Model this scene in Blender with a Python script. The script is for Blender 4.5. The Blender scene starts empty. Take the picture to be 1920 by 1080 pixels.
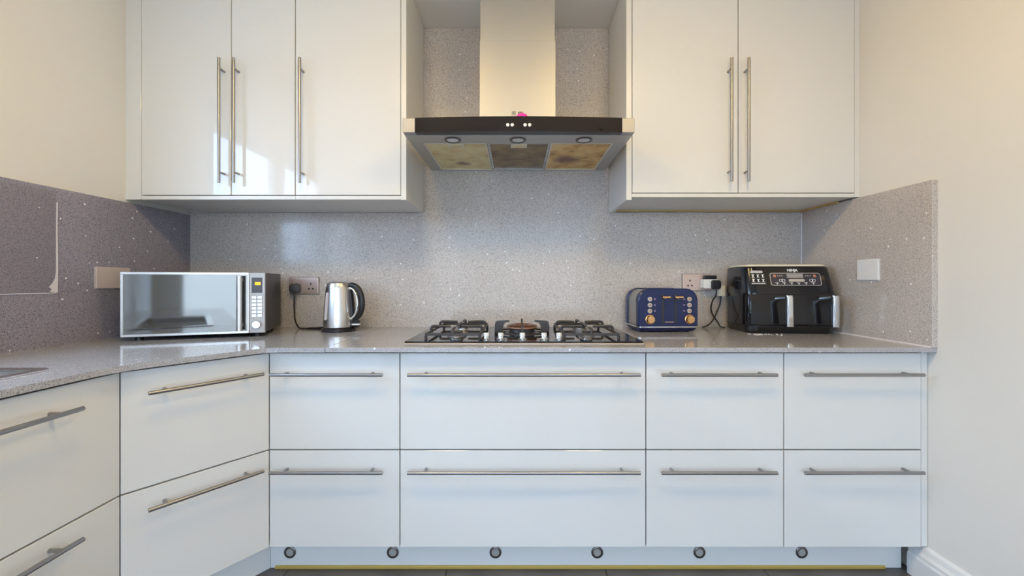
import bpy, bmesh, math, random
from mathutils import Vector, Matrix, Euler
random.seed(7)
scene = bpy.context.scene
col = scene.collection
PI = math.pi

# ---------------------------------------------------------------- camera, sky, light, exposure
FPX = 780.0                      # focal length in pixels of the 1920 x 1080 frame
CZ = 1.09                        # lens height
cam_d = bpy.data.cameras.new('camera')
cam_d.sensor_width = 36.0
cam_d.lens = 36.0 * FPX / 1920.0
cam_d.shift_x = -8 / 1920.0
cam_d.shift_y = -12 / 1920.0
cam_d.clip_start = 0.02
cam = bpy.data.objects.new('camera', cam_d)
cam.location = (0, 0, CZ)
cam.rotation_euler = (PI / 2, 0, 0)
col.objects.link(cam)
scene.camera = cam

world = bpy.data.worlds.new('sky'); scene.world = world
world.use_nodes = True
wn = world.node_tree
for n in list(wn.nodes): wn.nodes.remove(n)
wo = wn.nodes.new('ShaderNodeOutputWorld'); wb = wn.nodes.new('ShaderNodeBackground')
# bright overcast sky: even, faintly blue
wb.inputs[0].default_value = (0.47, 0.68, 1.0, 1)
wb.inputs[1].default_value = 11.5
wn.links.new(wb.outputs[0], wo.inputs[0])

def portal(name, loc, rot, sx, sy):
    l = bpy.data.lights.new(name, 'AREA'); l.shape = 'RECTANGLE'; l.size = sx; l.size_y = sy
    l.cycles.is_portal = True
    o = bpy.data.objects.new(name, l); o.location = loc; o.rotation_euler = rot
    col.objects.link(o)
# side window over the left worktop, added glazed doors behind the camera
portal('window_portal', (-1.86, 0.54, 1.62), (0, -PI / 2, 0), 0.84, 1.50)
portal('added_door_portal', (-0.10, -2.61, 1.05), (PI / 2, 0, 0), 2.7, 2.1)

scene.view_settings.view_transform = 'Standard'
scene.view_settings.look = 'None'
scene.view_settings.gamma = 1.0
scene.view_settings.use_curve_mapping = False
scene.view_settings.exposure = 0.04

# ---------------------------------------------------------------- helpers
class MB:
    def __init__(self): self.bm = bmesh.new()
    def _bev(self, verts, bevel, seg):
        if bevel > 0:
            es = list({e for v in verts for e in v.link_edges})
            bmesh.ops.bevel(self.bm, geom=es, offset=bevel, segments=seg, affect='EDGES', profile=0.5)
    def box(self, x0, x1, y0, y1, z0, z1, bevel=0.0, seg=1, mtx=None):
        r = bmesh.ops.create_cube(self.bm, size=1.0)
        vs = r['verts']
        for v in vs:
            v.co = Vector((x0 + (v.co.x + .5) * (x1 - x0), y0 + (v.co.y + .5) * (y1 - y0), z0 + (v.co.z + .5) * (z1 - z0)))
            if mtx is not None: v.co = mtx @ v.co
        self._bev(vs, bevel, seg)
        return self
    def cyl(self, c, r, h, axis='z', n=24, r2=None, bevel=0.0):
        r2 = r if r2 is None else r2
        m = {'z': Matrix.Identity(3), 'y': Matrix.Rotation(PI / 2, 3, 'X'), 'x': Matrix.Rotation(PI / 2, 3, 'Y')}[axis]
        c = Vector(c)
        rings = []
        prof = [(r, -h / 2), (r2, h / 2)] if bevel <= 0 else [(r - bevel, -h / 2), (r, -h / 2 + bevel), (r2, h / 2 - bevel), (r2 - bevel, h / 2)]
        for rr, z in prof:
            rings.append([c + m @ Vector((rr * math.cos(2 * PI * i / n), rr * math.sin(2 * PI * i / n), z)) for i in range(n)])
        self.loft(rings)
        return self
    def loft(self, rings, cap=True, closed=True):
        bm = self.bm
        vr = [[bm.verts.new(p) for p in ring] for ring in rings]
        n = len(vr[0])
        for a, b in zip(vr[:-1], vr[1:]):
            for i in range(n if closed else n - 1):
                j = (i + 1) % n
                bm.faces.new((a[i], a[j], b[j], b[i]))
        if cap:
            bm.faces.new(list(reversed(vr[0]))); bm.faces.new(vr[-1])
        return self
    def lathe(self, c, prof, n=40):
        c = Vector(c)
        self.loft([[c + Vector((r * math.cos(2 * PI * i / n), r * math.sin(2 * PI * i / n), z)) for i in range(n)] for r, z in prof])
        return self
    def prism(self, pts, z0, z1, axis='z'):
        def mk(p, w):
            if axis == 'z': return Vector((p[0], p[1], w))
            if axis == 'y': return Vector((p[0], w, p[1]))
            return Vector((w, p[0], p[1]))
        self.loft([[mk(p, z0) for p in pts], [mk(p, z1) for p in pts]])
        return self
    def tube(self, pts, r, n=8, flat=1.0, up=Vector((0, 0, 1))):
        pts = [Vector(p) for p in pts]
        rings = []
        prev = None
        for i, p in enumerate(pts):
            t = (pts[min(i + 1, len(pts) - 1)] - pts[max(i - 1, 0)]).normalized()
            if prev is None:
                a = up if abs(t.dot(up)) < 0.95 else Vector((1, 0, 0))
                u = (a - t * a.dot(t)).normalized()
            else:
                u = (prev - t * prev.dot(t)).normalized()
            prev = u
            w = t.cross(u)
            rr = r[i] if isinstance(r, (list, tuple)) else r
            rings.append([p + u * (rr * math.cos(2 * PI * k / n)) + w * (rr * flat * math.sin(2 * PI * k / n)) for k in range(n)])
        self.loft(rings)
        return self
    def build(self, name, mat, parent=None, smooth=None):
        bm = self.bm
        bmesh.ops.recalc_face_normals(bm, faces=bm.faces)
        me = bpy.data.meshes.new(name)
        bm.to_mesh(me); bm.free()
        if mat: me.materials.append(M[mat])
        if smooth is not None:
            for p in me.polygons: p.use_smooth = True
            try: me.set_sharp_from_angle(angle=math.radians(smooth))
            except Exception: pass
        o = bpy.data.objects.new(name, me); col.objects.link(o)
        if parent: o.parent = parent
        return o

def arc(cx, cy, r, a0, a1, n):
    return [(cx + r * math.cos(math.radians(a0 + (a1 - a0) * i / n)), cy + r * math.sin(math.radians(a0 + (a1 - a0) * i / n))) for i in range(n + 1)]
def rrect(x0, x1, y0, y1, r, n=5):
    """closed outline of a rounded rectangle; r may be four radii (low-left, low-right, up-right, up-left)"""
    rs = r if isinstance(r, (list, tuple)) else (r,) * 4
    return (arc(x0 + rs[0], y0 + rs[0], rs[0], 180, 270, n) + arc(x1 - rs[1], y0 + rs[1], rs[1], 270, 360, n)
            + arc(x1 - rs[2], y1 - rs[2], rs[2], 0, 90, n) + arc(x0 + rs[3], y1 - rs[3], rs[3], 90, 180, n))
def smooth_path(pts, k=8):
    pts = [Vector(p) for p in pts]; out = []
    for i in range(len(pts) - 1):
        p0 = pts[max(i - 1, 0)]; p1 = pts[i]; p2 = pts[i + 1]; p3 = pts[min(i + 2, len(pts) - 1)]
        for j in range(k):
            t = j / k
            out.append(0.5 * ((2 * p1) + (p2 - p0) * t + (2 * p0 - 5 * p1 + 4 * p2 - p3) * t * t + (3 * p1 - p0 - 3 * p2 + p3) * t ** 3))
    out.append(pts[-1]); return out
def tag(o, label=None, cat=None, group=None, kind=None):
    if label: o['label'] = label
    if cat: o['category'] = cat
    if group: o['group'] = group
    if kind: o['kind'] = kind
    return o
def empty(name, loc=(0, 0, 0), rz=0.0):
    o = bpy.data.objects.new(name, None); o.location = loc; o.rotation_euler = (0, 0, rz); o.empty_display_size = .05
    col.objects.link(o); return o
def at(px, py, y):
    """photograph pixel at depth y -> x, z in metres"""
    return ((px - 968) / FPX * y, CZ - (py - 528) / FPX * y)
def text_mesh(name, body, size, mat, parent, mtx, depth=0.0004, bold=0.0):
    cu = bpy.data.curves.new(name, 'FONT'); cu.body = body; cu.size = size; cu.extrude = depth; cu.offset = bold
    cu.align_x = 'CENTER'; cu.align_y = 'CENTER'; cu.resolution_u = 2
    t = bpy.data.objects.new(name + '_tmp', cu); col.objects.link(t)
    dg = bpy.context.evaluated_depsgraph_get(); dg.update()
    me = bpy.data.meshes.new_from_object(t.evaluated_get(dg))
    bpy.data.objects.remove(t); bpy.data.curves.remove(cu)
    me.name = name; me.transform(mtx); me.materials.clear(); me.materials.append(M[mat])
    o = bpy.data.objects.new(name, me); col.objects.link(o); o.parent = parent
    return o

# ---------------------------------------------------------------- materials
M = {}
def mat(name, base, rough=0.5, metal=0.0, **kw):
    m = bpy.data.materials.new(name); m.use_nodes = True
    b = m.node_tree.nodes['Principled BSDF']
    b.inputs['Base Color'].default_value = (*base, 1); b.inputs['Roughness'].default_value = rough
    b.inputs['Metallic'].default_value = metal
    for k, v in kw.items(): b.inputs[k.replace('_', ' ')].default_value = v
    M[name] = m; return m, m.node_tree, b
def ramp(nt, stops, src, interp='LINEAR'):
    r = nt.nodes.new('ShaderNodeValToRGB'); r.color_ramp.interpolation = interp
    els = r.color_ramp.elements
    while len(els) < len(stops): els.new(0.5)
    for e, (p, c) in zip(els, stops): e.position = p; e.color = (*c, 1) if len(c) == 3 else c
    nt.links.new(src, r.inputs[0]); return r
def noise(nt, scale, detail=3, vec=None, rough=.5):
    n = nt.nodes.new('ShaderNodeTexNoise'); n.inputs['Scale'].default_value = scale; n.inputs['Detail'].default_value = detail
    n.inputs['Roughness'].default_value = rough
    if vec is not None: nt.links.new(vec, n.inputs['Vector'])
    return n
def coords(nt, kind='Object', scale=None):
    c = nt.nodes.new('ShaderNodeTexCoord')
    if scale is None: return c.outputs[kind]
    mp = nt.nodes.new('ShaderNodeMapping'); mp.inputs['Scale'].default_value = scale
    nt.links.new(c.outputs[kind], mp.inputs[0]); return mp.outputs[0]
def mix(nt, fac, a, b, mode='MIX'):
    x = nt.nodes.new('ShaderNodeMix'); x.data_type = 'RGBA'; x.blend_type = mode
    for s, v in ((0, fac), (6, a), (7, b)):
        if hasattr(v, 'links'): nt.links.new(v, x.inputs[s])
        else: x.inputs[s].default_value = v if s == 0 else (*v, 1)
    return x.outputs[2]
def bump(nt, b, h, strength, dist=0.002):
    bn = nt.nodes.new('ShaderNodeBump'); bn.inputs['Strength'].default_value = strength; bn.inputs['Distance'].default_value = dist
    nt.links.new(h, bn.inputs['Height']); nt.links.new(bn.outputs[0], b.inputs['Normal'])

mat('gloss_cream', (0.80, 0.785, 0.75), 0.05)
mat('carcass_cream', (0.80, 0.785, 0.74), 0.3)
mat('gap_shade', (0.012, 0.011, 0.010), 0.9)  # black that stands for the shade inside the gaps between fronts
m, nt, b = mat('cream_paint', (0.84, 0.80, 0.73), 0.7)
n1 = noise(nt, 260, 2, coords(nt)); bump(nt, b, n1.outputs[0], 0.06, 0.001)
n2 = noise(nt, 1.2, 3, coords(nt)); r = ramp(nt, [(0.3, (0.83, 0.80, 0.74)), (0.7, (0.855, 0.825, 0.77))], n2.outputs[0]); nt.links.new(r.outputs[0], b.inputs['Base Color'])
m, nt, b = mat('ceiling_paint', (0.86, 0.83, 0.77), 0.75)
mat('white_gloss_paint', (0.84, 0.84, 0.83), 0.3)
mat('white_plastic', (0.86, 0.86, 0.86), 0.3)
mat('blush_plastic', (0.66, 0.56, 0.53), 0.35)
mat('cream_plastic', (0.82, 0.74, 0.58), 0.35)

def quartz(name, c0, c1, rough):
    m, nt, b = mat(name, c0, rough)
    co = coords(nt)
    nf = noise(nt, 370, 2, co, .6)
    r1 = ramp(nt, [(0.34, tuple(v * .40 for v in c0)), (0.45, c0), (0.62, c1)], nf.outputs[0])
    nb = noise(nt, 2.2, 3, co)
    r2 = ramp(nt, [(0.3, (0.93, 0.93, 0.93)), (0.7, (1.05, 1.05, 1.05))], nb.outputs[0])
    base = mix(nt, 1.0, r1.outputs[0], r2.outputs[0], 'MULTIPLY')
    # sparse mirror chips
    v = nt.nodes.new('ShaderNodeTexVoronoi'); v.inputs['Scale'].default_value = 21; nt.links.new(co, v.inputs['Vector'])
    vd = ramp(nt, [(0.07, (1, 1, 1)), (0.09, (0, 0, 0))], v.outputs['Distance'])
    sep = nt.nodes.new('ShaderNodeSeparateColor'); nt.links.new(v.outputs['Color'], sep.inputs[0])
    pick = ramp(nt, [(0.30, (0, 0, 0)), (0.36, (1, 1, 1))], sep.outputs[0])
    fl = mix(nt, 1.0, vd.outputs[0], pick.outputs[0], 'MULTIPLY')
    nt.links.new(mix(nt, fl, base, (0.95, 0.95, 0.97)), b.inputs['Base Color'])
    return m
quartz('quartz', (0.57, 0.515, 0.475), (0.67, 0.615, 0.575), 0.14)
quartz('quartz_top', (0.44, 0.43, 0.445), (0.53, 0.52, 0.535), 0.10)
quartz('quartz_shaded', (0.31, 0.288, 0.345), (0.39, 0.365, 0.43), 0.16)  # same stone, with the shade of the window wall put into its colour
quartz('quartz_patch', (0.26, 0.237, 0.28), (0.33, 0.305, 0.355), 0.35)

m, nt, b = mat('brushed_steel', (0.62, 0.60, 0.57), 0.3, 1.0)
ns = noise(nt, 90, 2, coords(nt, 'Object', (0.02, 1, 1))); r = ramp(nt, [(0.3, (0.24,) * 3), (0.7, (0.36,) * 3)], ns.outputs[0]); nt.links.new(r.outputs[0], b.inputs['Roughness'])
mat('hood_steel', (0.57, 0.55, 0.515), 0.48, 0.9)
mat('hood_cap', (0.40, 0.39, 0.385), 0.5, 0.9)
mat('handle_steel', (0.36, 0.355, 0.36), 0.36, 1.0)
mat('chrome', (0.80, 0.80, 0.80), 0.09, 1.0)
mat('kettle_steel', (0.78, 0.75, 0.71), 0.3, 1.0)
mat('socket_metal', (0.70, 0.55, 0.49), 0.33, 0.6)
mat('copper', (0.85, 0.48, 0.20), 0.22, 1.0)
mat('dull_copper', (0.50, 0.30, 0.22), 0.4, 0.6)
mat('black_plastic', (0.012, 0.011, 0.014), 0.32)
mat('black_gloss', (0.008, 0.008, 0.011), 0.16)
mat('grey_plug', (0.06, 0.07, 0.085), 0.4)
mat('hood_glass', (0.018, 0.011, 0.007), 0.12)
mat('hob_glass', (0.010, 0.010, 0.012), 0.05)
mat('cast_iron', (0.045, 0.038, 0.036), 0.38)
m, nt, b = mat('burner_brown', (0.22, 0.09, 0.05), 0.35, 0.7)
mat('burner_alu', (0.45, 0.43, 0.42), 0.3, 0.9)
mat('hob_trim', (0.66, 0.52, 0.40), 0.35, 0.7)
mat('navy', (0.008, 0.016, 0.085), 0.25)
mat('toaster_side', (0.42, 0.41, 0.40), 0.34, 0.9)
mat('button_grey', (0.62, 0.58, 0.52), 0.3, 0.5)
mat('icon_mauve', (0.30, 0.22, 0.34), 0.5)
mat('print_white', (0.85, 0.85, 0.85), 0.5)
mat('print_orange', (0.55, 0.20, 0.12), 0.5)
mat('display_dark', (0.05, 0.045, 0.06), 0.15)
mat('print_black', (0.03, 0.03, 0.025), 0.5)
mat('pink_plastic', (0.85, 0.04, 0.42), 0.3)
mat('mirror_door', (0.24, 0.237, 0.233), 0.05, 1.0)
mat('microwave_silver', (0.72, 0.72, 0.72), 0.22, 0.9)
mat('microwave_dark', (0.03, 0.028, 0.035), 0.4)
mat('panel_grey', (0.42, 0.40, 0.39), 0.3, 0.3)
m, nt, b = mat('display_amber', (0.3, 0.2, 0.0), 0.4)
b.inputs['Emission Color'].default_value = (1.0, 0.66, 0.03, 1); b.inputs['Emission Strength'].default_value = 0.9
m, nt, b = mat('lamp_lens', (0.92, 0.92, 0.90), 0.15)
mat('gold_strip', (0.72, 0.50, 0.12), 0.35, 0.3)
mat('plinth_lens', (0.42, 0.40, 0.37), 0.3)
mat('ring_dark', (0.16, 0.14, 0.13), 0.3, 0.8)
mat('batten', (0.62, 0.40, 0.13), 0.6)
mat('sealant', (0.78, 0.74, 0.78), 0.5)
mat('crumb', (0.85, 0.84, 0.82), 0.6)
mat('paving', (0.30, 0.30, 0.29), 0.9)
m, nt, b = mat('tile', (0.115, 0.098, 0.092), 0.3)
nn = noise(nt, 6, 5, coords(nt)); r = ramp(nt, [(0.3, (0.095, 0.08, 0.075)), (0.7, (0.14, 0.12, 0.112))], nn.outputs[0]); nt.links.new(r.outputs[0], b.inputs['Base Color'])
mat('grout', (0.055, 0.045, 0.04), 0.8)
m, nt, b = mat('added_house_render', (0.72, 0.62, 0.50), 0.85)
m, nt, b = mat('garden_brick', (0.5, 0.2, 0.12), 0.85)
br = nt.nodes.new('ShaderNodeTexBrick'); br.inputs['Scale'].default_value = 1; br.inputs['Brick Width'].default_value = .225; br.inputs['Row Height'].default_value = .075; br.inputs['Mortar Size'].default_value = .008
br.inputs['Color1'].default_value = (.50, .23, .15, 1); br.inputs['Color2'].default_value = (.42, .17, .11, 1); br.inputs['Mortar'].default_value = (.55, .5, .45, 1)
mp = nt.nodes.new('ShaderNodeMapping'); mp.inputs['Rotation'].default_value = (PI / 2, 0, PI / 2); nt.links.new(coords(nt), mp.inputs[0]); nt.links.new(mp.outputs[0], br.inputs[0]); nt.links.new(br.outputs[0], b.inputs['Base Color'])
m, nt, b = mat('leaf', (0.09, 0.20, 0.03), 0.6)
# grease-stained hood filters
def grease(name, light, mid, dark, lo, hi, spot=None):
    m, nt, b = mat(name, light, 0.38)
    co = coords(nt)
    a = noise(nt, 9, 6, co, .62); r = ramp(nt, [(lo, dark), ((lo + hi) / 2, mid), (hi, light)], a.outputs[0])
    out = r.outputs[0]
    if spot:
        d = nt.nodes.new('ShaderNodeVectorMath'); d.operation = 'DISTANCE'
        w = noise(nt, 22, 3, co)
        ad = mix(nt, 0.05, co, w.outputs['Color'], 'ADD')
        nt.links.new(ad, d.inputs[0]); d.inputs[1].default_value = spot[0]
        s = ramp(nt, [(spot[1] * .45, (0.9,) * 3), (spot[1], (0, 0, 0))], d.outputs['Value'])
        out = mix(nt, s.outputs[0], out, (0.20, 0.055, 0.02))
    nt.links.new(out, b.inputs['Base Color'])
    g = nt.nodes.new('ShaderNodeTexChecker'); g.inputs['Scale'].default_value = 260; nt.links.new(co, g.inputs[0]); bump(nt, b, g.outputs['Fac'], 0.12, 0.001)
grease('filter_cream', (0.90, 0.78, 0.42), (0.82, 0.64, 0.27), (0.50, 0.30, 0.09), 0.30, 0.55, ((0.02, 0.335, 0.0), 0.055))
grease('filter_brown', (0.42, 0.30, 0.12), (0.29, 0.19, 0.065), (0.10, 0.05, 0.02), 0.32, 0.70)
grease('filter_amber', (0.90, 0.64, 0.23), (0.76, 0.45, 0.11), (0.32, 0.10, 0.025), 0.34, 0.58, ((-0.01, 0.27, 0.0), 0.085))
# window glass: thin pane that lets light straight through with a fresnel reflection
m = bpy.data.materials.new('window_glass'); m.use_nodes = True; M['window_glass'] = m
nt = m.node_tree; nt.nodes.remove(nt.nodes['Principled BSDF'])
tr = nt.nodes.new('ShaderNodeBsdfTransparent'); gl = nt.nodes.new('ShaderNodeBsdfGlossy'); gl.inputs['Roughness'].default_value = 0.02
lw = nt.nodes.new('ShaderNodeLayerWeight'); lw.inputs[0].default_value = 0.5; ms = nt.nodes.new('ShaderNodeMixShader')
fr = nt.nodes.new('ShaderNodeMath'); fr.operation = 'POWER'; fr.inputs[1].default_value = 5.0; nt.links.new(lw.outputs['Facing'], fr.inputs[0])
fa = nt.nodes.new('ShaderNodeMath'); fa.operation = 'MULTIPLY_ADD'; fa.inputs[1].default_value = 0.9; fa.inputs[2].default_value = 0.04; nt.links.new(fr.outputs[0], fa.inputs[0])
nt.links.new(fa.outputs[0], ms.inputs[0]); nt.links.new(tr.outputs[0], ms.inputs[1]); nt.links.new(gl.outputs[0], ms.inputs[2])
nt.links.new(ms.outputs[0], nt.nodes['Material Output'].inputs[0])
m, nt, b = mat('added_lamp_warm', (1, .9, .75), 0.4)  # glow of the added ceiling lights
b.inputs['Emission Color'].default_value = (1.0, 0.71, 0.28, 1); b.inputs['Emission Strength'].default_value = 44.0

# ---------------------------------------------------------------- the room
WL, WR, YB, YF, ZT = -1.70, 1.495, 2.17, -2.45, 2.40     # inner faces
SBY, SLX, SRX = 2.15, -1.685, 1.475                      # splashback faces
def struct(o, label): return tag(o, label, kind='structure')

fl = struct(MB().box(WL - .15, WR + .15, YF - .15, YB + .15, -0.10, -0.004).build('floor', 'grout'), 'dark taupe tiled kitchen floor')
tme = None
TW = 0.60
for i in range(-4, 4):
    for j in range(-5, 5):
        x0, y0 = -0.863 + i * TW + 0.0, 1.64 - TW + j * TW
        x1, y1 = x0 + TW, y0 + TW
        x0c, x1c, y0c, y1c = max(x0, WL), min(x1, WR), max(y0, YF), min(y1, YB)
        if x1c - x0c < .03 or y1c - y0c < .03: continue
        full = abs(x1c - x0c - TW) < 1e-6 and abs(y1c - y0c - TW) < 1e-6
        if full and tme is not None:
            t = bpy.data.objects.new('floor_tile', tme); col.objects.link(t)
        elif full:
            t = MB().box(.0015, TW - .0015, .0015, TW - .0015, -.004, 0, .0008).build('floor_tile', 'tile'); tme = t.data
        else:
            t = MB().box(x0c - x0 + .0015, x1c - x0 - .0015, y0c - y0 + .0015, y1c - y0 - .0015, -.004, 0, .0008).build('floor_tile', 'tile')
        t.location = (x0, y0, 0); t.parent = fl

struct(MB().box(WL - .15, WR + .15, YF - .15, YB + .15, ZT, ZT + .1).build('ceiling', 'ceiling_paint'), 'cream painted ceiling above the extractor hood')
struct(MB().box(WL - .15, WR + .15, YB, YB + .15, 0, ZT).build('wall_back', 'cream_paint'), 'cream wall behind the hob')
struct(MB().box(WR, WR + .15, YF, YB, 0, ZT).build('wall_right', 'cream_paint'), 'plain cream wall on the right')
WY0, WY1, WZ0, WZ1 = -0.20, 1.28, 1.20, 2.03
w = MB(); w.box(WL - .15, WL, YF, WY0, 0, ZT); w.box(WL - .15, WL, WY1, YB, 0, ZT)
w.box(WL - .15, WL, WY0, WY1, 0, WZ0); w.box(WL - .15, WL, WY0, WY1, WZ1, ZT)
struct(w.build('wall_left', 'cream_paint'), 'cream wall on the left above the grey splashback')
DX0, DX1, DZ1 = -1.45, 1.25, 2.10
w = MB(); w.box(WL - .15, DX0, YF - .15, YF, 0, ZT); w.box(DX1, WR + .15, YF - .15, YF, 0, ZT); w.box(DX0, DX1, YF - .15, YF, DZ1, ZT)
struct(w.build('wall_front', 'cream_paint'), 'cream wall behind the camera around the added glazed doors')

# side window (seen mirrored in the doors and splashback)
wf = struct(empty('window_1', (WL - .09, (WY0 + WY1) / 2, WZ0)), 'white framed side window over the left worktop')
def wbox(y0, y1, z0, z1, name, mt, x0=-.03, x1=.03):
    cy = (WY0 + WY1) / 2
    return MB().box(x0, x1, y0 - cy, y1 - cy, z0 - WZ0, z1 - WZ0, .004 if mt != 'window_glass' else 0).build(name, mt, wf)
for a in ((WY0, WY1, WZ0, WZ0 + .05), (WY0, WY1, WZ1 - .05, WZ1), (WY0, WY0 + .05, WZ0 + .05, WZ1 - .05), (WY1 - .05, WY1, WZ0 + .05, WZ1 - .05), (.45, .58, WZ0 + .05, WZ1 - .05)):
    wbox(*a, 'window_frame', 'white_gloss_paint')
wbox(WY0 + .05, .45, WZ0 + .05, WZ1 - .05, 'window_pane', 'window_glass', -.003, .003)
wbox(.58, WY1 - .05, WZ0 + .05, WZ1 - .05, 'window_pane', 'window_glass', -.003, .003)
wbox(WY0, WY1, WZ0, WZ0 + .012, 'window_sill', 'white_gloss_paint', .03, .09)

df = struct(empty('added_door_1', ((DX0 + DX1) / 2, YF - .09, 0)), 'added unseen white framed glazed doors behind the camera, for fill daylight')  # doors added out of view to let in fill daylight
dh = (DX1 - DX0) / 2
MB().box(-dh, dh, -.035, .035, 0, .06, .004).build('added_door_frame', 'white_gloss_paint', df)
MB().box(-dh, dh, -.035, .035, DZ1 - .05, DZ1, .004).build('added_door_frame', 'white_gloss_paint', df)
for k in range(4):
    xa = -dh + k * dh * 2 / 3
    MB().box(max(xa - .03, -dh), min(xa + .03, dh), -.035, .035, .06, DZ1 - .05, .004).build('added_door_frame', 'white_gloss_paint', df)
    if k < 3: MB().box(xa + .03, xa + dh * 2 / 3 - .03, -.003, .003, .06, DZ1 - .05).build('added_door_pane', 'window_glass', df)

# skirting on the right wall
sk = [(0, 0), (-.030, 0), (-.030, .075), (-.025, .082), (-.025, .092), (-.017, .102), (-.012, .118), (-.004, .125), (0, .125)]
b_ = MB(); b_.loft([[Vector((WR + p[0], y, p[1])) for p in sk] for y in (YF, 1.56)])
struct(b_.build('baseboard_right', 'white_gloss_paint'), 'white moulded skirting board along the right wall')

# two unseen opal lights, added to throw warm light on the wall units
for lx_, lb_ in ((-.56, 'added unseen opal ceiling light on the window side, for warm fill'), (.56, 'added unseen opal ceiling light on the side of the plain wall, for warm fill')):
    cl = empty('added_ceiling_light', (lx_, 0.70, ZT)); tag(cl, lb_, 'ceiling light', 'added ceiling lights')
    MB().lathe((0, 0, 0), [(.16, 0), (.16, -.02), (.15, -.025)], 36).build('added_base_plate', 'white_gloss_paint', cl, 40)
    MB().lathe((0, 0, 0), [(.15, -.0255), (.146, -.045), (.12, -.075), (.065, -.088), (.01, -.092)], 36).build('added_opal_shade', 'added_lamp_warm', cl, 60)

# garden outside, mirrored faintly in the splashback
struct(MB().box(-14, 14, -16, 12, -.30, -.16).build('ground', 'paving'), 'pale paved garden ground outside')
gw = MB().box(-8.2, -8.0, -9, 9, -.16, 1.75).build('garden_wall', 'garden_brick'); struct(gw, 'red brick garden wall mirrored in the splashback')
struct(MB().box(-7, 7, -9.3, -9.0, -.16, 3.1).build('added_house_wall', 'added_house_render'), 'unseen cream house wall added behind the camera to warm the splashback reflection')  # unseen wall added so the splashback mirrors warm render instead of blue sky
g = MB(); rr = random.Random(3)
for k in range(260):
    c = Vector((-7.4 + rr.gauss(0, .16), 2.6 + rr.gauss(0, .45), .5 + rr.random() * 1.5)); u = Vector((rr.gauss(0, 1), rr.gauss(0, 1), rr.gauss(0, 1))).normalized(); v = u.orthogonal().normalized()
    vs = [g.bm.verts.new(c + u * .10), g.bm.verts.new(c + v * .05), g.bm.verts.new(c - u * .10), g.bm.verts.new(c - v * .05)]; g.bm.faces.new(vs)
g.tube([(-7.4, 2.6, -.16), (-7.4, 2.6, 1.2)], .03)
tag(g.build('bush', 'leaf'), 'green leafy bush outside the window, mirrored in the splashback', 'bush')

# ---------------------------------------------------------------- splashbacks
CBL, CBR = 1.447, 1.457
s = MB(); s.box(WL + .0005, WR - .0005, SBY, YB - .0005, .855, 1.446); s.box(-.478, .478, SBY, YB - .0005, 1.446, ZT - .001)
tag(s.build('splashback', 'quartz'), 'tall speckled grey quartz splashback on the wall behind the hob', 'splashback')
tag(MB().box(WL + .0003, SLX, -.6, 1.2845, .855, 1.195).build('splashback', 'quartz_shaded'), 'low grey quartz splashback strip under the side window', 'splashback')
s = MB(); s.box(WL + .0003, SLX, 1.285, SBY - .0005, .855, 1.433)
tag(s.build('splashback', 'quartz_shaded'), 'grey quartz splashback with shade in its colour, on the left wall beside the microwave', 'splashback')
s = MB().box(SRX, WR, 1.475, SBY - .0005, .855, 1.452, .0015)
tag(s.build('splashback', 'quartz'), 'speckled grey quartz side splashback on the right wall with white plate', 'splashback')
pt = empty('splashback_patch', (SLX, 1.40, 1.05)); tag(pt, 'darker square grey patch with ragged white edge on left splashback', 'panel')
MB().box(0, .002, -.11, .122, .001, .37).build('patch_panel', 'quartz_patch', pt)
MB().prism([(.120, .0), (.126, .0), (.127, .10), (.125, .23), (.126, .33), (.122, .33), (.121, .20), (.121, .075), (.117, .05), (.110, .035), (.098, .02), (.108, .012), (.100, .004)], .0021, .0035, 'x').build('sealant_edge', 'sealant', pt)
MB().box(.0, .0032, -.11, .12, -.003, .0).build('sealant_edge', 'sealant', pt)

# ---------------------------------------------------------------- worktops
ZW0, ZW = 0.838, 0.855
def prism_hole(outer, hole, z0, z1):
    m_ = MB(); bm = m_.bm
    def ring(pts):
        vs = [bm.verts.new((p[0], p[1], z1)) for p in pts]
        return [bm.edges.new((vs[i], vs[(i + 1) % len(vs)])) for i in range(len(vs))]
    es = ring(outer) + (ring(hole) if hole else [])
    f = bmesh.ops.triangle_fill(bm, use_beauty=True, edges=es)
    faces = [x for x in f['geom'] if isinstance(x, bmesh.types.BMFace)]
    e = bmesh.ops.extrude_face_region(bm, geom=faces)
    for v in [x for x in e['geom'] if isinstance(x, bmesh.types.BMVert)]: v.co.z = z0
    return m_
curve = [Vector((-.884 + .10, 1.478, 0)), Vector((-.884, 1.478, 0)), Vector((-1.112, 1.165, 0)), Vector((-1.112, .95, 0))]
def round_corner(a, p, b, d, n=6):
    q0 = p + (a - p).normalized() * d; q1 = p + (b - p).normalized() * d
    return [(q0 * (1 - t) ** 2 + p * 2 * t * (1 - t) + q1 * t * t) for t in [i / n for i in range(n + 1)]]
edge = round_corner(curve[0], curve[1], curve[2], .05) + round_corner(curve[1], curve[2], curve[3], .09)
outer = [(-.6805, 1.478)] + [(p.x, p.y) for p in edge] + [(-1.112, -.6), (WL, -.6), (WL, YB), (-.6805, YB)]
sink_hole = rrect(-1.56, -1.25, .30, 1.10, .03, 4)
tag(prism_hole(outer, sink_hole, ZW0, ZW).build('worktop', 'quartz_top'), 'grey quartz corner worktop under the microwave running along the left wall', 'worktop')
tag(MB().box(-.6787, WR - .001, 1.478, YB, ZW0, ZW, .0012).build('worktop', 'quartz_top'), 'straight grey quartz worktop carrying the gas hob and toaster', 'worktop')
sk_ = empty('sink', (-1.405, .70, ZW)); tag(sk_, 'pale steel sink rim let into the left worktop at photo edge', 'sink')
r_ = MB(); o1 = rrect(-.172, .172, -.417, .417, .035, 5); o2 = rrect(-.145, .145, -.39, .39, .03, 5)
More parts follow.
